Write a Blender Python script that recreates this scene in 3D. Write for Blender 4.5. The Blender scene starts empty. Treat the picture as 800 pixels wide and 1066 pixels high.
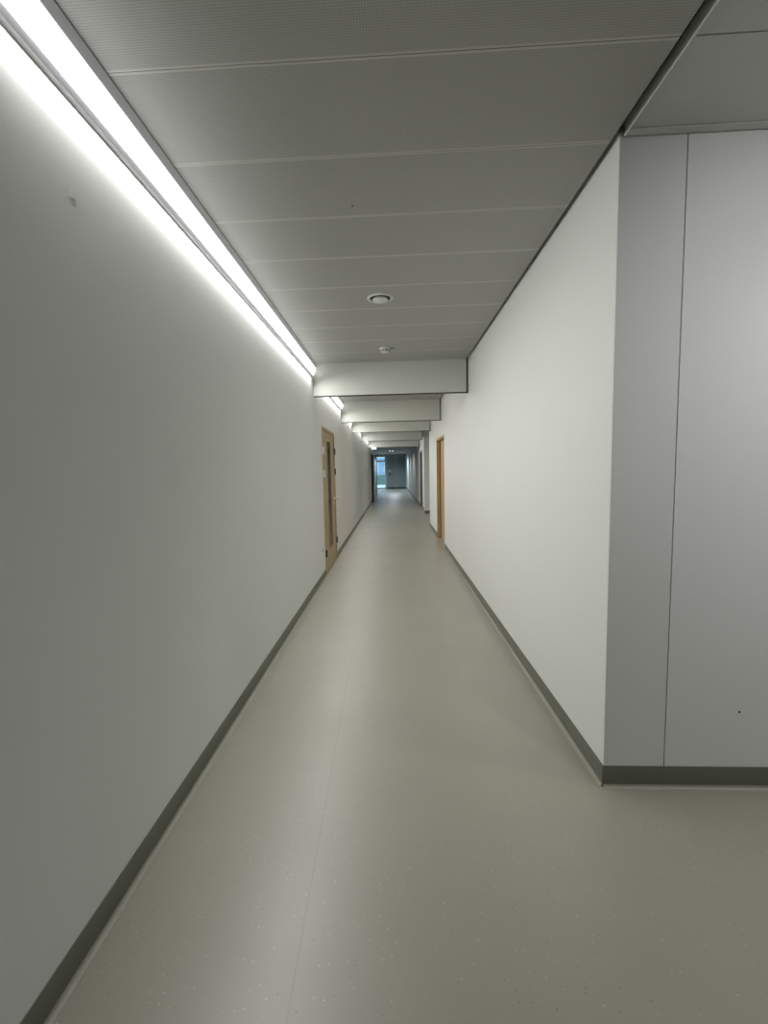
import bpy, bmesh, math, random
from mathutils import Vector, Matrix
random.seed(4)
S = bpy.context.scene
COL = S.collection

# ------------------------------------------------------------ materials
def new_mat(name):
    m = bpy.data.materials.new(name); m.use_nodes = True
    return m, m.node_tree.nodes, m.node_tree.links, m.node_tree.nodes['Principled BSDF']

def plain(name, col, rough=0.6, metal=0.0, noise=0.0, scale=20, bump=0.0, spec=0.5, coat=0.0):
    m, n, l, b = new_mat(name)
    b.inputs['Roughness'].default_value = rough
    b.inputs['Metallic'].default_value = metal
    b.inputs['Specular IOR Level'].default_value = spec
    tc = n.new('ShaderNodeTexCoord')
    nz = n.new('ShaderNodeTexNoise'); nz.inputs['Scale'].default_value = scale; nz.inputs['Detail'].default_value = 5
    l.new(tc.outputs['Object'], nz.inputs['Vector'])
    mx = n.new('ShaderNodeMix'); mx.data_type = 'RGBA'
    mx.inputs['A'].default_value = (*[c*(1-noise) for c in col], 1)
    mx.inputs['B'].default_value = (*[min(1, c*(1+noise)) for c in col], 1)
    l.new(nz.outputs['Fac'], mx.inputs['Factor']); l.new(mx.outputs['Result'], b.inputs['Base Color'])
    if bump:
        bp = n.new('ShaderNodeBump'); bp.inputs['Strength'].default_value = bump; bp.inputs['Distance'].default_value = 0.002
        l.new(nz.outputs['Fac'], bp.inputs['Height']); l.new(bp.outputs['Normal'], b.inputs['Normal'])
    return m

def emit(name, col, s):
    m, n, l, b = new_mat(name)
    b.inputs['Base Color'].default_value = (*col, 1)
    b.inputs['Emission Color'].default_value = (*col, 1)
    b.inputs['Emission Strength'].default_value = s
    return m

def wall_mat(name, col):
    # painted plaster / fibre wallcovering: faint mottling, fine grain relief
    m, n, l, b = new_mat(name)
    b.inputs['Roughness'].default_value = 0.62
    b.inputs['Specular IOR Level'].default_value = 0.35
    tc = n.new('ShaderNodeTexCoord')
    n1 = n.new('ShaderNodeTexNoise'); n1.inputs['Scale'].default_value = 1.1; n1.inputs['Detail'].default_value = 3
    n2 = n.new('ShaderNodeTexNoise'); n2.inputs['Scale'].default_value = 160; n2.inputs['Detail'].default_value = 3
    l.new(tc.outputs['Object'], n1.inputs['Vector']); l.new(tc.outputs['Object'], n2.inputs['Vector'])
    mx = n.new('ShaderNodeMix'); mx.data_type = 'RGBA'
    mx.inputs['A'].default_value = (*[c*0.975 for c in col], 1); mx.inputs['B'].default_value = (*[min(1, c*1.02) for c in col], 1)
    l.new(n1.outputs['Fac'], mx.inputs['Factor']); l.new(mx.outputs['Result'], b.inputs['Base Color'])
    bp = n.new('ShaderNodeBump'); bp.inputs['Strength'].default_value = 0.12; bp.inputs['Distance'].default_value = 0.001
    l.new(n2.outputs['Fac'], bp.inputs['Height']); l.new(bp.outputs['Normal'], b.inputs['Normal'])
    return m

def ceiling_mat():
    # micro-perforated metal cassette, plain border along each panel joint
    m, n, l, b = new_mat('perforated_metal_ceiling')
    b.inputs['Roughness'].default_value = 0.5
    b.inputs['Specular IOR Level'].default_value = 0.3
    tc = n.new('ShaderNodeTexCoord'); sp = n.new('ShaderNodeSeparateXYZ'); l.new(tc.outputs['Object'], sp.inputs[0])
    def mth(op, a, b_=None, c=None):
        k = n.new('ShaderNodeMath'); k.operation = op
        for i, v in enumerate((a, b_, c)):
            if v is None: continue
            if isinstance(v, (int, float)): k.inputs[i].default_value = v
            else: l.new(v, k.inputs[i])
        return k.outputs[0]
    P = 0.0085
    fx = mth('SUBTRACT', mth('FRACT', mth('DIVIDE', sp.outputs['X'], P)), 0.5)
    fy = mth('SUBTRACT', mth('FRACT', mth('DIVIDE', sp.outputs['Y'], P)), 0.5)
    r = mth('SQRT', mth('ADD', mth('MULTIPLY', fx, fx), mth('MULTIPLY', fy, fy)))
    hole = mth('LESS_THAN', r, 0.21)
    # border: distance to the joint at y = 1.553 + 0.447 k
    t = mth('FRACT', mth('DIVIDE', mth('SUBTRACT', sp.outputs['Y'], 1.553-44.7), 0.447))
    d = mth('MINIMUM', t, mth('SUBTRACT', 1.0, t))
    inner = mth('GREATER_THAN', d, 0.022)
    fac = mth('MULTIPLY', hole, inner)
    mx = n.new('ShaderNodeMix'); mx.data_type = 'RGBA'
    mx.inputs['A'].default_value = (0.43, 0.43, 0.40, 1); mx.inputs['B'].default_value = (0.22, 0.22, 0.20, 1)
    l.new(fac, mx.inputs['Factor'])
    mb = n.new('ShaderNodeMix'); mb.data_type = 'RGBA'; mb.inputs['A'].default_value = (0.56, 0.56, 0.52, 1)
    l.new(inner, mb.inputs['Factor']); l.new(mx.outputs['Result'], mb.inputs['B']); l.new(mb.outputs['Result'], b.inputs['Base Color'])
    return m

def floor_mat(name='grey_vinyl_floor', base=(0.285, 0.279, 0.226)):
    m, n, l, b = new_mat(name)
    b.inputs['Specular IOR Level'].default_value = 0.75
    b.inputs['Coat Weight'].default_value = 0.4; b.inputs['Coat Roughness'].default_value = 0.42
    tc = n.new('ShaderNodeTexCoord'); sp = n.new('ShaderNodeSeparateXYZ'); l.new(tc.outputs['Object'], sp.inputs[0])
    def nz(scale, det=4, rough=0.5):
        k = n.new('ShaderNodeTexNoise'); k.inputs['Scale'].default_value = scale; k.inputs['Detail'].default_value = det
        k.inputs['Roughness'].default_value = rough; l.new(tc.outputs['Object'], k.inputs['Vector']); return k.outputs['Fac']
    def ramp(v, p0, p1, c0=(0, 0, 0, 1), c1=(1, 1, 1, 1)):
        k = n.new('ShaderNodeValToRGB'); k.color_ramp.elements[0].position = p0; k.color_ramp.elements[1].position = p1
        k.color_ramp.elements[0].color = c0; k.color_ramp.elements[1].color = c1; l.new(v, k.inputs[0]); return k.outputs[0]
    def mix(f, a, b_):
        k = n.new('ShaderNodeMix'); k.data_type = 'RGBA'
        for nm, v in (('Factor', f), ('A', a), ('B', b_)):
            if isinstance(v, tuple): k.inputs[nm].default_value = v
            elif isinstance(v, (int, float)): k.inputs[nm].default_value = v
            else: l.new(v, k.inputs[nm])
        return k.outputs['Result']
    lo = (*[c*0.93 for c in base], 1); hi = (*[c*1.07 for c in base], 1)
    c = mix(nz(2.2, 5, 0.6), lo, hi)
    # pale and dark chips scattered in the sheet
    vo = n.new('ShaderNodeTexVoronoi'); vo.inputs['Scale'].default_value = 75; l.new(tc.outputs['Object'], vo.inputs['Vector'])
    chip = ramp(vo.outputs['Distance'], 0.10, 0.20, (1, 1, 1, 1), (0, 0, 0, 1))
    sc = n.new('ShaderNodeSeparateColor'); l.new(vo.outputs['Color'], sc.inputs[0])
    sel = ramp(sc.outputs[0], 0.86, 0.90)
    k = n.new('ShaderNodeMath'); k.operation = 'MULTIPLY'; l.new(chip, k.inputs[0]); l.new(sel, k.inputs[1])
    c = mix(k.outputs[0], c, (0.50, 0.49, 0.43, 1))
    sel2 = ramp(sc.outputs[1], 0.93, 0.95)
    k2 = n.new('ShaderNodeMath'); k2.operation = 'MULTIPLY'; l.new(chip, k2.inputs[0]); l.new(sel2, k2.inputs[1])
    c = mix(k2.outputs[0], c, (0.13, 0.12, 0.10, 1))
    # welded joint running down the corridor, slightly wandering
    a = n.new('ShaderNodeMath'); a.operation = 'MULTIPLY_ADD'; l.new(sp.outputs['Y'], a.inputs[0]); a.inputs[1].default_value = 0.017; l.new(sp.outputs['X'], a.inputs[2])
    ad = n.new('ShaderNodeMath'); ad.operation = 'ADD'; l.new(a.outputs[0], ad.inputs[0]); ad.inputs[1].default_value = 0.288
    ab = n.new('ShaderNodeMath'); ab.operation = 'ABSOLUTE'; l.new(ad.outputs[0], ab.inputs[0])
    ln = n.new('ShaderNodeMath'); ln.operation = 'LESS_THAN'; l.new(ab.outputs[0], ln.inputs[0]); ln.inputs[1].default_value = 0.0016
    lnm = n.new('ShaderNodeMath'); lnm.operation = 'MULTIPLY'; l.new(ln.outputs[0], lnm.inputs[0]); lnm.inputs[1].default_value = 0.32
    c = mix(lnm.outputs[0], c, (0.12, 0.115, 0.09, 1))
    l.new(c, b.inputs['Base Color'])
    rr = n.new('ShaderNodeMapRange'); l.new(nz(1.6, 4, 0.6), rr.inputs['Value'])
    rr.inputs['To Min'].default_value = 0.26; rr.inputs['To Max'].default_value = 0.46
    l.new(rr.outputs[0], b.inputs['Roughness'])
    bp = n.new('ShaderNodeBump'); bp.inputs['Strength'].default_value = 0.15; bp.inputs['Distance'].default_value = 0.001
    l.new(nz(300, 2), bp.inputs['Height']); l.new(bp.outputs['Normal'], b.inputs['Normal'])
    return m

def wood_mat(name, c0, c1):
    m, n, l, b = new_mat(name)
    b.inputs['Roughness'].default_value = 0.42
    tc = n.new('ShaderNodeTexCoord'); mp = n.new('ShaderNodeMapping'); mp.inputs['Scale'].default_value = (14, 14, 0.9)
    l.new(tc.outputs['Object'], mp.inputs[0])
    nz = n.new('ShaderNodeTexNoise'); nz.inputs['Scale'].default_value = 2.5; nz.inputs['Detail'].default_value = 8; nz.inputs['Distortion'].default_value = 0.6
    l.new(mp.outputs[0], nz.inputs['Vector'])
    r = n.new('ShaderNodeValToRGB'); r.color_ramp.elements[0].position = 0.3; r.color_ramp.elements[1].position = 0.7
    r.color_ramp.elements[0].color = (*c0, 1); r.color_ramp.elements[1].color = (*c1, 1)
    l.new(nz.outputs['Fac'], r.inputs[0]); l.new(r.outputs[0], b.inputs['Base Color'])
    return m

def glass_mat(name, tint=(0.8, 0.9, 0.95), rough=0.02):
    # thin pane: transparent with a Fresnel reflection
    m = bpy.data.materials.new(name); m.use_nodes = True
    n, l = m.node_tree.nodes, m.node_tree.links; n.clear()
    o = n.new('ShaderNodeOutputMaterial'); mx = n.new('ShaderNodeMixShader')
    t = n.new('ShaderNodeBsdfTransparent'); t.inputs[0].default_value = (*tint, 1)
    g = n.new('ShaderNodeBsdfGlossy'); g.inputs['Roughness'].default_value = rough
    f = n.new('ShaderNodeFresnel'); f.inputs[0].default_value = 1.5
    l.new(f.outputs[0], mx.inputs[0]); l.new(t.outputs[0], mx.inputs[1]); l.new(g.outputs[0], mx.inputs[2]); l.new(mx.outputs[0], o.inputs[0])
    return m

DIFF = 4.6
FILL = 92.0
M = dict(
    wall=wall_mat('white_painted_wall', (0.775, 0.78, 0.75)),
    wallL=wall_mat('pale_grey_painted_wall', (0.83, 0.84, 0.825)),
    panel=wall_mat('light_grey_wall_panel', (0.76, 0.77, 0.755)),
    panel2=wall_mat('pale_grey_wall_panel', (0.80, 0.805, 0.80)),
    ceil=ceiling_mat(),
    void=plain('dark_ceiling_void', (0.03, 0.03, 0.03), 0.9),
    bulk=wall_mat('grey_white_painted_board', (0.62, 0.63, 0.58)),
    plainceil=plain('plain_metal_ceiling', (0.56, 0.56, 0.55), 0.5, 0, 0.02, 3),
    edge=plain('pale_metal_edge', (0.62, 0.62, 0.58), 0.4, 0.0, 0.03),
    floor=floor_mat(),
    skirt=plain('olive_grey_vinyl_skirting', (0.135, 0.139, 0.106), 0.42, 0, 0.08, 60),
    cove=plain('grey_vinyl_cove', (0.29, 0.283, 0.235), 0.4, 0, 0.08, 60),
    alu=plain('brushed_aluminium', (0.72, 0.72, 0.76), 0.42, 0.0, 0.04, 80),
    diff=emit('lit_white_diffuser', (0.97, 0.985, 1.0), DIFF),
    wood=wood_mat('light_oak_veneer', (0.40, 0.28, 0.13), (0.53, 0.40, 0.21)),
    wood2=wood_mat('warm_beech_veneer', (0.46, 0.28, 0.14), (0.60, 0.40, 0.22)),
    steel=plain('satin_steel', (0.78, 0.77, 0.72), 0.35, 0.55, 0.03, 60),
    bronze=plain('grey_brown_paint', (0.20, 0.17, 0.13), 0.5),
    dark=plain('dark_bronze_metal', (0.035, 0.033, 0.03), 0.45, 0.3),
    black=plain('black_rubber', (0.012, 0.012, 0.012), 0.6),
    white=plain('white_plastic', (0.72, 0.72, 0.69), 0.4, 0, 0.02),
    whitemetal=plain('white_powder_coat', (0.62, 0.62, 0.60), 0.4, 0, 0.02),
    glass=glass_mat('clear_glass'),
    dglass=glass_mat('dim_glass', (0.55, 0.58, 0.6), 0.06),
    slate=plain('blue_grey_door_paint', (0.23, 0.28, 0.29), 0.5, 0, 0.04, 8),
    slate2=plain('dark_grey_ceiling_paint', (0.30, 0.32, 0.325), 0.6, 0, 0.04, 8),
    lamp=emit('lit_lamp_lens', (1.0, 1.0, 0.97), 6.0),
    leaf=plain('pale_grey_door_paint', (0.74, 0.76, 0.77), 0.45, 0, 0.03),
    fgreen=plain('green_board', (0.13, 0.20, 0.15), 0.6, 0, 0.2, 3),
    fpale=plain('pale_blue_concrete', (0.55, 0.64, 0.72), 0.8, 0, 0.15, 3),
    fblue=plain('blue_grey_facade', (0.36, 0.45, 0.55), 0.6, 0, 0.35, 2),
    room=plain('dim_room_paint', (0.62, 0.60, 0.54), 0.8),
)

# ------------------------------------------------------------ mesh helpers
def link(name, bm, mat, parent=None, bevel=0.0, smooth=False):
    bmesh.ops.recalc_face_normals(bm, faces=bm.faces)
    me = bpy.data.meshes.new(name); bm.to_mesh(me); bm.free()
    mats = mat if isinstance(mat, (list, tuple)) else [mat]
    for m in mats: me.materials.append(M[m])
    if smooth:
        for p in me.polygons: p.use_smooth = True
        me.set_sharp_from_angle(angle=math.radians(35))
    o = bpy.data.objects.new(name, me); COL.objects.link(o)
    if parent: o.parent = parent; o.matrix_parent_inverse = Matrix.Translation(-parent.location)
    if bevel:
        md = o.modifiers.new('bevel', 'BEVEL'); md.width = bevel; md.segments = 2; md.limit_method = 'ANGLE'
    return o
def box(bm, x0, x1, y0, y1, z0, z1, mi=0):
    if x1 < x0: x0, x1 = x1, x0
    if y1 < y0: y0, y1 = y1, y0
    v = [bm.verts.new((x, y, z)) for z in (z0, z1) for y in (y0, y1) for x in (x0, x1)]
    for q in ((0, 1, 3, 2), (4, 6, 7, 5), (0, 4, 5, 1), (2, 3, 7, 6), (0, 2, 6, 4), (1, 5, 7, 3)):
        f = bm.faces.new([v[i] for i in q]); f.material_index = mi
def boxes(*bs):
    bm = bmesh.new()
    for b in bs: box(bm, *b)
    return bm
def prism(bm, prof, a, b, axis='y', mi=0):
    """extrude a closed (u,z) profile along y (u=x) or along x (u=y)"""
    mk = (lambda u, z, t: (u, t, z)) if axis == 'y' else (lambda u, z, t: (t, u, z))
    A = [bm.verts.new(mk(u, z, a)) for u, z in prof]; B = [bm.verts.new(mk(u, z, b)) for u, z in prof]
    n = len(prof)
    for i in range(n):
        f = bm.faces.new((A[i], A[(i+1) % n], B[(i+1) % n], B[i])); f.material_index = mi
    bm.faces.new(A).material_index = mi; bm.faces.new(B[::-1]).material_index = mi
def lathe(bm, prof, c, seg=48, axis='z'):
    """revolve an open (r,h) profile; h measured along the axis from c"""
    rings = []
    for r, h in prof:
        ring = []
        if r < 1e-6:
            ring = [bm.verts.new(pt(c, 0, 0, h, axis))]
        else:
            for i in range(seg):
                a = 2*math.pi*i/seg; ring.append(bm.verts.new(pt(c, r*math.cos(a), r*math.sin(a), h, axis)))
        rings.append(ring)
    for A, B in zip(rings, rings[1:]):
        for i in range(seg):
            j = (i+1) % seg
            if len(A) == 1 and len(B) == 1: continue
            if len(A) == 1: bm.faces.new((A[0], B[j], B[i]))
            elif len(B) == 1: bm.faces.new((A[i], A[j], B[0]))
            else: bm.faces.new((A[i], A[j], B[j], B[i]))
def pt(c, u, v, h, axis):
    if axis == 'z': return (c[0]+u, c[1]+v, c[2]+h)
    if axis == 'x': return (c[0]+h, c[1]+u, c[2]+v)
    return (c[0]+u, c[1]+h, c[2]+v)
def tube(bm, path, r, seg=14):
    pts = [Vector(p) for p in path]; rings = []
    for i, p in enumerate(pts):
        d = (pts[min(i+1, len(pts)-1)]-pts[max(i-1, 0)]).normalized()
        up = Vector((0, 0, 1)) if abs(d.z) < 0.9 else Vector((1, 0, 0))
        u = d.cross(up).normalized(); v = d.cross(u)
        rings.append([bm.verts.new(p+r*(u*math.cos(2*math.pi*k/seg)+v*math.sin(2*math.pi*k/seg))) for k in range(seg)])
    for A, B in zip(rings, rings[1:]):
        for k in range(seg): bm.faces.new((A[k], A[(k+1) % seg], B[(k+1) % seg], B[k]))
    bm.faces.new(rings[0][::-1]); bm.faces.new(rings[-1])
def struct(name, bm, mat, bevel=0.0, smooth=False):
    o = link(name, bm, mat, None, bevel, smooth); o['kind'] = 'structure'; return o
def thing(name, label, cat, loc, group=None, kind=None):
    o = bpy.data.objects.new(name, None); COL.objects.link(o); o.location = loc; o.empty_display_size = 0.1
    if label: o['label'] = label; o['category'] = cat
    if group: o['group'] = group
    if kind: o['kind'] = kind
    return o
def tag(o, label, cat, group=None):
    o['label'] = label; o['category'] = cat
    if group: o['group'] = group
    return o

# ------------------------------------------------------------ dimensions
XL, XR, H = -0.950, 0.930, 2.755
YC = 1.973                     # near corner of the right wall
YEND = 20.65                   # door set at the far end
Y0 = -5.0                      # corridor goes on behind the viewer
XS = 6.0                       # side area reaches to the right
XR2 = 1.09                     # right wall beyond the alcove
YA, YB = 11.45, 14.85          # alcove
YF = 35.6                      # far lobby wall
T = 0.14

# ------------------------------------------------------------ floor
struct('floor', boxes((-4.5, XS+T, Y0-T, YF+0.4, -0.08, 0.0)), 'floor')

# ------------------------------------------------------------ walls
D1 = (6.14, 7.44, 2.07)        # door_1 in the left wall
D2 = (8.20, 9.56, 2.07)        # door_2 in the right wall
D3 = (16.6, 17.9, 2.13)        # door_3 further on
struct('wall_left', boxes(
    (XL-T, XL, Y0, D1[0], 0, H+0.3), (XL-T, XL, D1[0], D1[1], D1[2], H+0.3), (XL-T, XL, D1[1], YEND, 0, H+0.3)), 'wallL')
struct('wall_right', boxes(
    (XR, XR+T, YC+0.012, D2[0], 0, H+0.3), (XR, XR+T, D2[0], D2[1], D2[2], H+0.3), (XR, XR+T, D2[1], YA, 0, H+0.3),
    (XR+T, 3.0, YA-T, YA, 0, H+0.3), (2.9, 3.0, YA, YB, 0, H+0.3),
    (XR2-0.06, 3.0, YB, YB+T, 0, H+0.3),
    (XR2, XR2+T, YB+T, D3[0], 0, H+0.3), (XR2, XR2+T, D3[0], D3[1], D3[2], H+0.3), (XR2, XR2+T, D3[1], YF, 0, H+0.3)), 'wall')
struct('wall_behind', boxes((XL-T, XS, Y0-T, Y0, 0, H+0.3)), 'wall')
struct('wall_side', boxes((XS, XS+T, Y0, YC+T, 0, H+0.3)), 'wall')
# panelled wall that closes the side area: corner panel, then wide panels with open joints
JX = 1.1955
o = struct('wall_front', boxes((XR, JX-0.0022, YC, YC+0.012, 0.0, H+0.02)), 'panel', 0.001)
bm = boxes((JX+0.0022, 2.40, YC, YC+0.012, 0, H+0.02), (2.405, 3.60, YC, YC+0.012, 0, H+0.02), (3.605, 4.80, YC, YC+0.012, 0, H+0.02), (4.805, XS, YC, YC+0.012, 0, H+0.02))
struct('wall_front', bm, 'panel2', 0.001)
struct('wall_front', boxes((XR+T, XS, YC+0.013, YC+T, 0, H+0.3)), 'void')

# ------------------------------------------------------------ skirting (coved vinyl)
def skirt_prof(sgn, x):
    # vertical leaf, then a quarter-round cove that runs out onto the floor
    top = 0.100; t = 0.004; r = 0.013
    up = [(x, 0.0), (x, top), (x+sgn*t*0.6, top), (x+sgn*t, top-0.003), (x+sgn*t, r)]
    return up + [(x+sgn*t, 0.0)]
def cove_prof(sgn, x):
    t = 0.004; r = 0.013
    pts = [(x+sgn*t*0.9, 0.0), (x+sgn*t*0.9, r+0.002), (x+sgn*(t+0.0012), r+0.002)]
    for k in range(7):
        a = math.radians(90*k/6)
        pts.append((x+sgn*(t+0.0012+r*(1-math.cos(a))), 0.0012+r*(1-math.sin(a))))
    pts.append((x+sgn*(t+r+0.005), 0.0012)); pts.append((x+sgn*(t+r+0.006), 0.0))
    return pts
def skirting(name, runs):
    bm = bmesh.new()
    for axis, sgn, u, a, b in runs:
        prism(bm, skirt_prof(sgn, u), a, b, axis, 0)
        prism(bm, cove_prof(sgn, u), a, b, axis, 1)
    return struct(name, bm, ['skirt', 'cove'], smooth=True)
skirting('baseboard_left', [('y', 1, XL, Y0, D1[0]-0.005), ('y', 1, XL, D1[1]+0.005, YEND)])
skirting('baseboard_right', [('y', -1, XR, YC, D2[0]), ('y', -1, XR, D2[1], YA),
                             ('x', -1, YB, XR2-0.06, 2.9), ('y', -1, XR2, YB+T, D3[0]), ('y', -1, XR2, D3[1], YF)])
skirting('baseboard_front', [('x', -1, YC, XR-0.002, XS)])
skirting('baseboard_behind', [('x', 1, Y0, XL, XS)])

# ------------------------------------------------------------ ceiling
CR = 0.906                     # corridor cassettes stop short of the right wall: open shadow gap
BULK = [5.60, 8.66, 10.98, 14.2, 18.2]
bm = bmesh.new()
P = 0.447; y = 1.553 - 14*P
while y < YEND - 0.1:
    x1 = CR if y < YA-0.3 or y > YB-0.3 else CR
    box(bm, XL+0.001, x1, y+0.0012, y+P-0.0012, H, H+0.03)
    if y + P < YC + 0.1: box(bm, 0.948, XS, y+0.0018, min(y+P-0.0018, YC-0.045), H, H+0.03, 1)
    y += P
box(bm, CR+0.03, 2.9, YA, YB, H, H+0.03)
box(bm, CR+0.02, XR2, YB+T, YEND, H, H+0.03)
struct('ceiling', bm, ['ceil', 'plainceil'], 0.0012)
struct('ceiling', boxes((XL-T, XS+T, Y0-T, YEND, H+0.16, H+0.2)), 'void')
struct('trim_1', boxes((0.948, XS, YC-0.043, YC-0.006, H-0.004, H+0.012)), 'edge', 0.001)   # angle along the panelled wall
struct('trim_2', boxes((0.944, 0.948, Y0, YC-0.006, H-0.004, H+0.05)), 'white')               # upstand at the edge of the side ceiling

# ------------------------------------------------------------ downstand bulkheads
names = ['first and largest grey white ceiling bulkhead, just past the smoke detector',
         'second ceiling bulkhead, past the oak door with the slot window',
         'third ceiling bulkhead, darker, just before the alcove on the right',
         'fourth ceiling bulkhead, level with the far side of the alcove',
         'farthest ceiling bulkhead, in front of the dark lobby']
for i, (yb, lab) in enumerate(zip(BULK, names)):
    x1 = 0.908 if yb < YB-1 else XR2-0.03
    if abs(yb-14.2) < 0.1: x1 = 0.93
    t = thing('ceiling_bulkhead', lab, 'bulkhead', (0, yb, H), 'downstand bulkheads across the corridor')
    link('face_board', boxes((XL+0.001, x1, yb, yb+0.05, 2.372, H+0.1)), 'bulk', t, 0.0015)
    link('bottom_trim', boxes((XL+0.001, x1, yb+0.004, yb+0.046, 2.362, 2.372)), 'dark', t)
    link('gap_shade', boxes((x1, x1+0.017, yb+0.004, yb+0.05, 2.362, H+0.1)), 'dark', t)  # dark filler: shade of the gap at the wall put into colour
t = thing('ceiling_bulkhead', 'short ceiling bulkhead over the mouth of the alcove on the right', 'bulkhead', (1.2, YB-0.3, H))
link('face_board', boxes((0.965, 2.88, YB-0.35, YB-0.002, 2.49, H-0.002)), 'bulk', t, 0.0015)

# ------------------------------------------------------------ linear wall lights, one per bay
def arc_profile():
    # convex opal diffuser standing 3 cm proud of the wall
    z0, z1, d0, d1 = 2.622, 2.712, 0.007, 0.034
    out = [(XL+0.003, z0), (XL+d0, z0), (XL+0.022, z0+0.012), (XL+0.031, z0+0.034), (XL+d1, z0+0.06), (XL+d1, z1), (XL+0.003, z1)]
    return out
LAMP = 15.5
bays = [(0.95, 5.592, 'longest lit linear wall light, running from the foreground to the first bulkhead'),
        (5.66, 8.65, 'lit linear wall light between the first and second bulkheads, above the oak door'),
        (8.72, 10.97, 'short lit linear wall light between the second and third bulkheads'),
        (11.04, 14.19, 'lit linear wall light between the third and fourth bulkheads'),
        (14.26, 18.19, 'farthest lit linear wall light, before the last bulkhead')]
for a, b, lab in bays:
    t = thing('linear_wall_light', lab, 'light', (XL, (a+b)/2, 2.57), 'linear lights along the top of the left wall')
    bm = bmesh.new()
    prism(bm, [(XL+0.0006, 2.576), (XL+0.014, 2.578), (XL+0.006, 2.620), (XL+0.0006, 2.620)], a, b)
    link('lower_lip', bm, 'alu', t)
    bm = bmesh.new()
    prism(bm, [(XL+0.0006, 2.714), (XL+0.031, 2.714), (XL+0.046, 2.750), (XL+0.0006, 2.750)], a, b)
    link('upper_lip', bm, 'alu', t)
    bm = bmesh.new(); prism(bm, arc_profile(), a+0.004, b-0.004)
    link('diffuser', bm, 'diff', t, smooth=True)
    al = bpy.data.lights.new('linear_lamp', 'AREA'); al.shape = 'RECTANGLE'; al.size = 0.012; al.size_y = b-a-0.30
    al.energy = LAMP*(b-a); al.color = (1.0, 0.997, 0.975); al.spread = math.radians(150)
    ao = bpy.data.objects.new('linear_lamp', al); COL.objects.link(ao)
    ao.location = (XL+0.0088, (a+b)/2, 2.5745); ao.rotation_euler = (0, math.radians(-32), 0)
    for k, ye in enumerate((a, b-0.004)):
        link('end_cap', boxes((XL+0.0006, XL+0.026, ye, ye+0.004, 2.6162, 2.7178)), 'alu', t)

# ------------------------------------------------------------ ceiling devices
t = thing('air_valve', 'round white air valve in the corridor ceiling', 'air vent', (-0.071, 3.564, H))
c = (-0.071, 3.564, H)
bm = bmesh.new()
lathe(bm, [(0.078, 0.0), (0.078, -0.002), (0.080, -0.008), (0.084, -0.011), (0.090, -0.010), (0.098, -0.006), (0.099, -0.0005), (0.099, 0.001)], c)
link('rim', bm, 'white', t, smooth=True)
bm = bmesh.new(); lathe(bm, [(0.0, -0.001), (0.077, -0.001)], c); link('throat', bm, 'black', t)
bm = bmesh.new()
lathe(bm, [(0.0, -0.003), (0.050, -0.004), (0.057, -0.011), (0.057, -0.017), (0.047, -0.023), (0.02, -0.027), (0.0, -0.028)], c)
link('disc', bm, 'white', t, smooth=True)
bm = bmesh.new(); lathe(bm, [(0.006, -0.0012), (0.006, -0.004)], c, 12); link('spindle', bm, 'steel', t, smooth=True)

c = (-0.062, 4.973, H)
t = thing('smoke_detector', 'white smoke detector on the ceiling in front of the first bulkhead', 'smoke detector', c)
bm = bmesh.new(); lathe(bm, [(0.0, 0.0), (0.056, 0.0), (0.056, -0.012), (0.052, -0.017), (0.0, -0.017)], c); link('base', bm, 'white', t, smooth=True)
bm = bmesh.new(); lathe(bm, [(0.050, -0.017), (0.052, -0.030), (0.046, -0.044), (0.030, -0.050), (0.0, -0.052)], c); link('body', bm, 'white', t, smooth=True)
for k in range(8):
    a = 2*math.pi*(k+0.5)/8
    bm = bmesh.new(); box(bm, -0.011, 0.011, -0.003, 0.0025, -0.007, 0.005)
    bmesh.ops.transform(bm, matrix=Matrix.Translation((c[0]+0.0500*math.sin(a), c[1]-0.0500*math.cos(a), H-0.034)) @ Matrix.Rotation(a, 4, 'Z'), verts=bm.verts)
    link('vent_slot', bm, 'black', t)
o = link('test_tag', boxes((c[0]+0.058, c[0]+0.105, c[1]+0.02, c[1]+0.045, H-0.003, H-0.0002)), 'dark', t)

# unseen fill lamp, added behind the oak door to brighten the slot glass
def spot(loc, e, ang=150, col=(1, 1, 0.97)):
    l = bpy.data.lights.new('lamp', 'SPOT'); l.energy = e; l.spot_size = math.radians(ang); l.spot_blend = 0.6; l.shadow_soft_size = 0.05; l.color = col
    o = bpy.data.objects.new('lamp', l); COL.objects.link(o); o.location = loc
spot((-2.6, 6.8, 2.7), 70, 165)

# small plugs and fixings on walls
def plug(loc, axis, r, lab, mat='dark', name='wall_plug', cat='wall plug'):
    bm = bmesh.new(); s = -1 if axis == 'y' or axis == 'z' else 1
    lathe(bm, [(r, 0.0), (r, s*0.002), (r*0.7, s*0.004), (r*0.35, s*0.0035), (0, s*0.003)], loc, 20, axis)
    tag(link(name, bm, mat, None, smooth=True), lab, cat)
plug((1.510, YC, 0.356), 'y', 0.0045, 'tiny dark plug low on the grey panelled wall right of the joint')
plug((-0.175, 2.353, H), 'z', 0.004, 'tiny dark screw head in the perforated ceiling', name='ceiling_screw', cat='screw')
plug((XL, 5.885, 1.010), 'x', 0.012, 'small grey fixing at handle height on the wall before the oak door', 'alu', 'wall_fixing', 'wall fixing')
plug((XL, 5.955, 0.396), 'x', 0.016, 'small dark fixing low on the wall before the oak door', 'dark', 'wall_fixing', 'wall fixing')
bm = boxes((XL, XL+0.0008, 1.390, 1.416, 2.288, 2.310))
tag(link('wall_cover_plate', bm, 'wallL'), 'tiny square cover plate painted over, high on the near left wall', 'cover plate')

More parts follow.
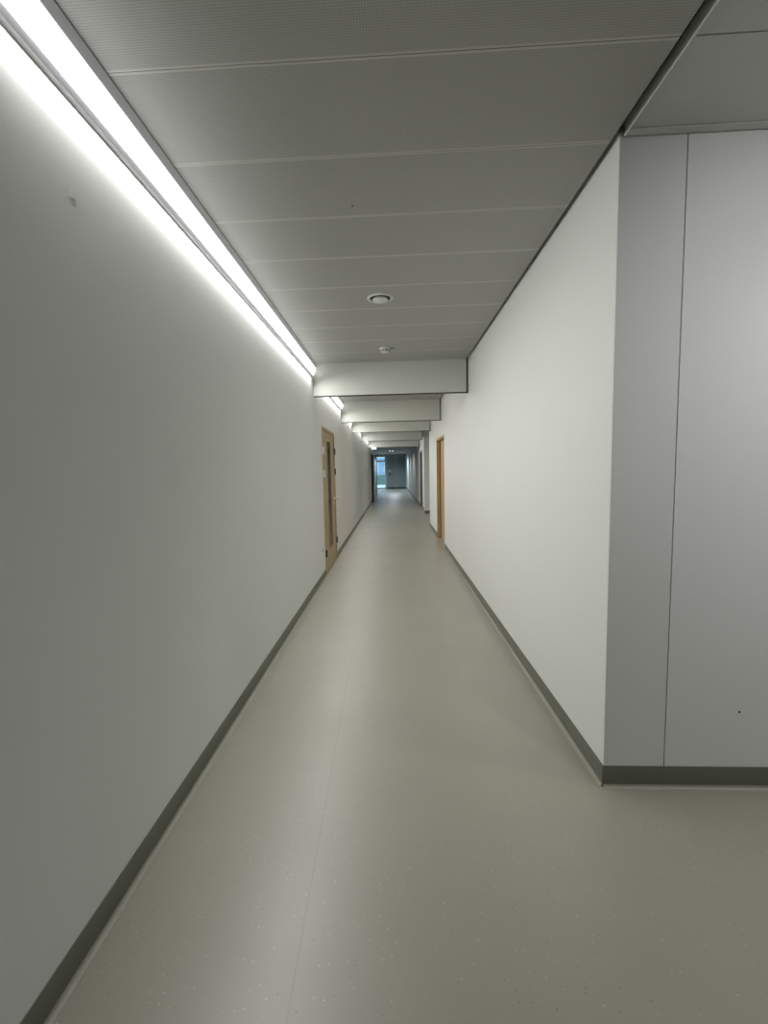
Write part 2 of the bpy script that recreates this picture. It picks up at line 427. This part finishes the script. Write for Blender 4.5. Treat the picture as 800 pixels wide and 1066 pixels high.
# ------------------------------------------------------------ door 1 (left wall, oak, slot window)
y0, y1, hd = D1
d = thing('door_1', 'oak veneer door with a tall slot window in the left wall', 'door', (XL, (y0+y1)/2, 0), kind='structure')
del d['label'], d['category']
f = link('door_frame', boxes((XL-T+0.01, XL+0.006, y0, y0+0.045, 0, hd), (XL-T+0.01, XL+0.006, y1-0.045, y1, 0, hd), (XL-T+0.01, XL+0.006, y0+0.045, y1-0.045, hd-0.045, hd)), 'wood', d, 0.0015)
l0, l1 = y0+0.049, y1-0.049
sy0, sy1, sz0, sz1 = 6.62, 6.98, 0.30, 1.90
xf, xb = XL-0.004, XL-0.052
leaf = link('door_leaf', boxes((xb, xf, l0, sy0, 0.008, hd-0.049), (xb, xf, sy1, l1, 0.008, hd-0.049), (xb, xf, sy0, sy1, 0.008, sz0), (xb, xf, sy0, sy1, sz1, hd-0.049)), 'wood', d)
b = 0.010
link('glazing_bead', boxes((xf-0.004, xf+0.006, sy0, sy0+b, sz0, sz1), (xf-0.004, xf+0.006, sy1-b, sy1, sz0, sz1), (xf-0.004, xf+0.006, sy0+b, sy1-b, sz0, sz0+b), (xf-0.004, xf+0.006, sy0+b, sy1-b, sz1-b, sz1)), 'wood', leaf, 0.001)
link('vision_glass', boxes((xf-0.009, xf-0.003, sy0+0.001, sy1-0.001, sz0+0.001, sz1-0.001)), 'dglass', leaf)
for z, mt in ((1.74, 'white'), (1.42, 'white'), (0.31, 'dark')):  # upper hinges coloured bright, lower one dark, as if lit and shaded
    h = link('hinge', boxes((XL+0.006, XL+0.010, y0-0.002, y0+0.060, z-0.045, z+0.045)), mt, d, 0.001)
    bm = bmesh.new(); lathe(bm, [(0, -0.052), (0.009, -0.050), (0.009, 0.050), (0, 0.052)], (XL+0.016, y0+0.046, z), 16); link('hinge_pin', bm, mt, h, smooth=True)
for z in (1.77, 1.445, 0.32):
    link('latch_plate', boxes((XL+0.0058, XL+0.020, y1-0.06, y1-0.006, z-0.05, z+0.05)), 'dark', d, 0.002)
hy, hz = l1-0.085, 1.01
hn = thing('door_handle', None, None, (XL, hy, hz)); hn.parent = d; hn.matrix_parent_inverse = Matrix.Translation(-d.location)
def sub(o): return o
bm = bmesh.new(); lathe(bm, [(0, 0), (0.026, 0), (0.026, 0.007), (0.022, 0.009), (0, 0.009)], (xf, hy, hz), 28, 'x')
bm2 = bmesh.new(); tube(bm2, [(xf, hy, hz), (xf+0.055, hy, hz), (xf+0.066, hy-0.006, hz), (xf+0.07, hy-0.02, hz), (xf+0.07, hy-0.14, hz)], 0.013)
link('rose', bm, 'steel', hn, smooth=True); link('lever', bm2, 'steel', hn, smooth=True)
bm = bmesh.new(); lathe(bm, [(0, 0), (0.024, 0), (0.024, 0.006), (0.02, 0.008), (0, 0.008)], (xf, hy, hz-0.085), 28, 'x')
lk = link('lock_rose', bm, 'steel', d, smooth=True)
link('keyhole', boxes((xf+0.0078, xf+0.0092, hy-0.004, hy+0.004, hz-0.098, hz-0.074)), 'black', lk)
# dim room behind the slot window
bm = boxes((-4.2, -4.1, 4.2, 9.4, 0, 2.9), (-4.2, XL-T, 4.1, 4.2, 0, 2.9), (-4.2, XL-T, 9.4, 9.5, 0, 2.9), (-4.2, XL-T, 4.1, 9.5, 2.8, 2.9))
struct('wall_store', bm, 'room')

# ------------------------------------------------------------ door 2 (right wall, recessed, beech)
def recessed_door(name, D, xw, wood, frame, rec=0.075):
    y0, y1, hd = D
    d = thing(name, None, None, (xw, (y0+y1)/2, 0), kind='structure')
    link('door_frame', boxes((xw-0.004, xw+T-0.005, y0, y0+0.04, 0, hd), (xw-0.004, xw+T-0.005, y1-0.04, y1, 0, hd), (xw-0.004, xw+T-0.005, y0+0.04, y1-0.04, hd-0.04, hd)), frame, d, 0.0015)
    link('door_stop', boxes((xw+rec-0.012, xw+rec, y0+0.04, y0+0.055, 0, hd-0.04), (xw+rec-0.012, xw+rec, y1-0.055, y1-0.04, 0, hd-0.04)), 'dark', d)
    link('door_leaf', boxes((xw+rec, xw+rec+0.045, y0+0.042, y1-0.042, 0.006, hd-0.042)), wood, d, 0.001)
    xh = xw+rec; hy = y0+0.13
    hn = thing('door_handle', None, None, (xh, hy, 1.02)); hn.parent = d; hn.matrix_parent_inverse = Matrix.Translation(-d.location)
    bm = bmesh.new(); lathe(bm, [(0, 0), (0.026, 0), (0.026, -0.008), (0, -0.009)], (xh, hy, 1.02), 24, 'x'); link('rose', bm, 'steel', hn, smooth=True)
    bm = bmesh.new(); tube(bm, [(xh, hy, 1.02), (xh-0.045, hy, 1.02), (xh-0.052, hy+0.015, 1.02), (xh-0.052, hy+0.13, 1.02)], 0.010); link('lever', bm, 'steel', hn, smooth=True)
recessed_door('door_2', D2, XR, 'wood2', 'wood')
recessed_door('door_3', D3, XR2, 'bronze', 'bronze')

# ------------------------------------------------------------ far doorway: black frame, open leaf
d = thing('door_4', None, None, (XL, YEND, 0), kind='structure')
link('door_frame', boxes((XL+0.002, XL+0.085, YEND-0.02, YEND+0.09, 0, 2.18)), 'black', d, 0.001)
ang = math.radians(4)
def rot_leaf(bm):
    bmesh.ops.transform(bm, matrix=Matrix.Translation((XL+0.09, YEND+0.095, 0)) @ Matrix.Rotation(-ang, 4, 'Z'), verts=bm.verts); return bm
W_, Hh = 1.05, 2.13
lf = link('door_leaf', rot_leaf(boxes((0, 0.045, 0, 0.12, 0.01, Hh), (0, 0.045, W_-0.12, W_, 0.01, Hh), (0, 0.045, 0.12, W_-0.12, 0.01, 0.25), (0, 0.045, 0.12, W_-0.12, Hh-0.14, Hh))), 'leaf', d, 0.002)
link('leaf_glass', rot_leaf(boxes((0.018, 0.026, 0.121, W_-0.121, 0.251, Hh-0.141))), 'glass', lf)
bm = bmesh.new(); tube(bm, [(0.045, W_-0.06, 1.05), (0.09, W_-0.06, 1.05), (0.095, W_-0.08, 1.05), (0.095, W_-0.19, 1.05)], 0.011); rot_leaf(bm)
link('door_handle', bm, 'dark', lf, smooth=True)
cl = link('door_closer', rot_leaf(boxes((0.046, 0.10, 0.08, 0.34, 2.05, 2.12))), 'dark', d, 0.003)
bm = bmesh.new(); tube(bm, [(0.07, 0.2, 2.12), (0.07, 0.2, 2.16), (0.22, 0.10, 2.165)], 0.012); rot_leaf(bm); link('closer_arm', bm, 'dark', cl, smooth=True)
struct('wall_end', boxes((XL-T, XL+0.10, YEND-0.015, YEND+0.10, 2.18, H+0.3), (XL-1.3, XL-0.002, YEND, YEND+0.12, 0, H+0.3),
                         (XL+0.10, XR2, YEND+0.0, YEND+0.10, 2.64, H+0.3)), 'wallL')
# little lit escape-route light by the head of the doorway
t = thing('emergency_light', 'small lit white emergency light above the open far door', 'light', (XL+0.16, YEND-0.05, 2.40))
link('light_body', boxes((XL+0.02, XL+0.24, YEND-0.07, YEND-0.0152, 2.40, 2.50)), 'white', t, 0.006)
link('light_lens', boxes((XL+0.03, XL+0.23, YEND-0.078, YEND-0.0705, 2.41, 2.49)), 'lamp', t, 0.003)

# ------------------------------------------------------------ far lobby
LX = -2.1
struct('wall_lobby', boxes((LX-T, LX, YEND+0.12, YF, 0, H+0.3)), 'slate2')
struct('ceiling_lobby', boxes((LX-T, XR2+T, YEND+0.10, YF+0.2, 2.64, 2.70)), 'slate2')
struct('floor_lobby', boxes((LX, XR2-0.03, YEND+2.4, YF, 0.0002, 0.006)), 'floor')
struct('trim_3', boxes((XL+0.085, XR2-0.05, YEND+2.2, YEND+2.4, 0.0003, 0.010)), 'edge', 0.003)     # pale threshold strip
GX = -0.50
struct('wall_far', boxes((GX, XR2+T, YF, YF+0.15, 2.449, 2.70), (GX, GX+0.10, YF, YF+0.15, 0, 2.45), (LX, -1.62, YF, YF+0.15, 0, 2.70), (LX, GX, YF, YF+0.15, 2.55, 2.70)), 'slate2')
d = thing('door_5', None, None, ((GX+XR2)/2, YF, 0), kind='structure')
xm = 0.30
for a, b_ in ((GX+0.105, xm-0.003), (xm+0.003, XR2-0.01)):
    link('door_leaf', boxes((a, b_, YF+0.02, YF+0.065, 0.02, 2.449)), 'slate', d, 0.003)
link('threshold', boxes((GX+0.1, XR2-0.01, YF-0.03, YF+0.02, 0.006, 0.09)), 'black', d)
bm = bmesh.new(); lathe(bm, [(0, 0), (0.075, 0), (0.075, -0.02), (0.04, -0.035), (0, -0.04)], (-0.20, YF+0.02, 1.40), 28, 'y'); link('round_plate', bm, 'white', d, smooth=True)
bm = bmesh.new(); lathe(bm, [(0, 0), (0.07, 0), (0.07, -0.02), (0, -0.03)], (-0.20, YF+0.02, 1.10), 28, 'y'); link('lock_case', bm, 'black', d, smooth=True)
d = thing('door_6', None, None, ((-1.62+GX)/2, YF, 0), kind='structure')
link('door_frame', boxes((-1.62, -1.54, YF+0.02, YF+0.08, 0, 2.55), (GX-0.09, GX-0.001, YF+0.02, YF+0.08, 0, 2.55), (-1.54, GX-0.09, YF+0.02, YF+0.08, 0, 0.10), (-1.54, GX-0.09, YF+0.02, YF+0.08, 2.10, 2.20), (-1.54, GX-0.09, YF+0.02, YF+0.08, 2.47, 2.55)), 'leaf', d, 0.003)
link('door_glass', boxes((-1.54, GX-0.09, YF+0.045, YF+0.053, 0.10, 2.10)), 'glass', d)
link('fanlight_glass', boxes((-1.54, GX-0.09, YF+0.045, YF+0.053, 2.20, 2.47)), 'glass', d)
bm = bmesh.new(); tube(bm, [(GX-0.05, YF+0.02, 1.32), (GX-0.05, YF-0.03, 1.32), (GX-0.05, YF-0.03, 1.48), (GX-0.05, YF+0.02, 1.48)], 0.022); link('door_handle', bm, 'steel', d, smooth=True)
# twin round lamps in the lobby ceiling
for i, x in enumerate((-0.14, 0.03)):
    t = thing('downlight', ['left', 'right'][i]+' one of the pair of lit round lamps in the dark lobby ceiling', 'light', (x, 27.2, 2.64), 'pair of lobby lamps')
    bm = bmesh.new(); lathe(bm, [(0.075, 0.0), (0.085, -0.045), (0.06, -0.055), (0.06, -0.04)], (x, 27.2, 2.64), 32); link('bezel', bm, 'white', t, smooth=True)
    bm = bmesh.new(); lathe(bm, [(0.060, -0.045), (0.045, -0.062), (0.0, -0.07)], (x, 27.2, 2.64), 32); link('lamp_lens', bm, 'lamp', t, smooth=True)

def spot(loc, e, ang=150, col=(1, 1, 0.97)):
    l = bpy.data.lights.new('lamp', 'SPOT'); l.energy = e; l.spot_size = math.radians(ang); l.spot_blend = 0.6; l.shadow_soft_size = 0.05; l.color = col
    o = bpy.data.objects.new('lamp', l); COL.objects.link(o); o.location = loc
spot((-0.05, 27.2, 2.54), 130, 160, (0.85, 0.95, 1.0))
spot((0.1, 32.0, 2.58), 420, 165, (0.80, 0.93, 1.0))  # no fixture here: fill spot added to brighten the far doors
spot((-0.05, 23.2, 2.58), 110, 160, (0.9, 0.97, 1.0))  # fill spot without a fixture, added to light the lobby
for x in (2.55, 4.4):
    t = thing('recessed_downlight', 'round recessed downlight in the side ceiling, '+('nearer' if x < 3 else 'farther')+' to the corridor', 'light', (x, 1.5, H), 'downlights of the side area')
    bm = bmesh.new(); lathe(bm, [(0.07, 0.0), (0.085, 0.0), (0.085, -0.006), (0.07, -0.006)], (x, 1.5, H), 32); link('bezel', bm, 'white', t, smooth=True)
    bm = bmesh.new(); lathe(bm, [(0.069, -0.003), (0.0, -0.003)], (x, 1.5, H), 32); link('lamp_lens', bm, 'lamp', t)
    spot((x, 1.5, H-0.03), 70, 150)

for x in (1.75, 3.4):  # out-of-view fill spots, added to brighten the panelled wall
    t = thing('fill_spot', 'added unseen fill spotlight aimed at the panelled wall, '+('nearer' if x < 3 else 'farther')+' one from the corridor', 'light', (x, 0.3, H), 'added fill spots of the side area')
    bm = bmesh.new(); lathe(bm, [(0.0, 0.0), (0.05, 0.0), (0.05, -0.02), (0.0, -0.02)], (x, 0.3, H), 28); link('base', bm, 'white', t, smooth=True)
    bm = bmesh.new(); lathe(bm, [(0.0, 0.07), (0.03, 0.07), (0.045, -0.05), (0.04, -0.05), (0.035, -0.03), (0.0, -0.03)], (0, 0, 0), 28)
    A = Matrix.Translation((x, 0.33, H-0.09)) @ Matrix.Rotation(math.radians(54), 4, 'X')
    bmesh.ops.transform(bm, matrix=A, verts=bm.verts); link('head', bm, 'white', t, smooth=True)
    l = bpy.data.lights.new('lamp', 'SPOT'); l.energy = FILL; l.spot_size = math.radians(110); l.spot_blend = 1.0; l.shadow_soft_size = 0.04; l.color = (1, 1, 0.985)
    o = bpy.data.objects.new('lamp', l); COL.objects.link(o); o.matrix_world = A @ Matrix.Translation((0, 0, -0.06))

# ------------------------------------------------------------ outside, through the glass
struct('ground', boxes((-7, 4, YF+0.42, 60, -0.06, -0.01)), 'fpale')
t = thing('facade', 'blue grey building front seen through the far glass door', 'building', (-1.5, 47, 0))
link('plinth', boxes((-6, 3, 46.6, 47, 0, 0.95)), 'fgreen', t)
link('upper_wall', boxes((-6, 3, 46.8, 47.2, 0.95, 4.2)), 'fblue', t)
for x in (-3.6, -2.2, -0.9, 0.4):
    link('window', boxes((x, x+0.8, 46.76, 46.79, 1.3, 2.3)), 'fpale', t)
link('canopy', boxes((-6, 3, 45.4, 46.8, 2.65, 2.85)), 'fpale', t)
w = bpy.data.worlds.new('daylight'); S.world = w; w.use_nodes = True
bg = w.node_tree.nodes['Background']; bg.inputs[0].default_value = (0.76, 0.90, 1.0, 1); bg.inputs[1].default_value = 5.0

# ------------------------------------------------------------ camera
f = Vector((-0.04679785, 0.99482596, -0.09017357)); r = Vector((0.9987539, 0.0450329, -0.02150999)); u = Vector((0.01733792, 0.09106783, 0.99569375))
cam = bpy.data.cameras.new('camera'); co = bpy.data.objects.new('camera', cam); COL.objects.link(co)
m = Matrix((r, u, -f)).transposed().to_4x4(); m.translation = Vector((0, 0, 1.45)); co.matrix_world = m
cam.sensor_fit = 'VERTICAL'; cam.sensor_height = 36; cam.sensor_width = 36; cam.lens = 470.08*36/1066
cam.shift_x = (400-387.5)/1066; cam.shift_y = (532.39-533)/1066
cam.clip_start = 0.02; cam.clip_end = 200
S.camera = co
S.view_settings.view_transform = 'Standard'; S.view_settings.look = 'None'; S.view_settings.gamma = 1
S.view_settings.use_curve_mapping = False
S.view_settings.exposure = -0.95
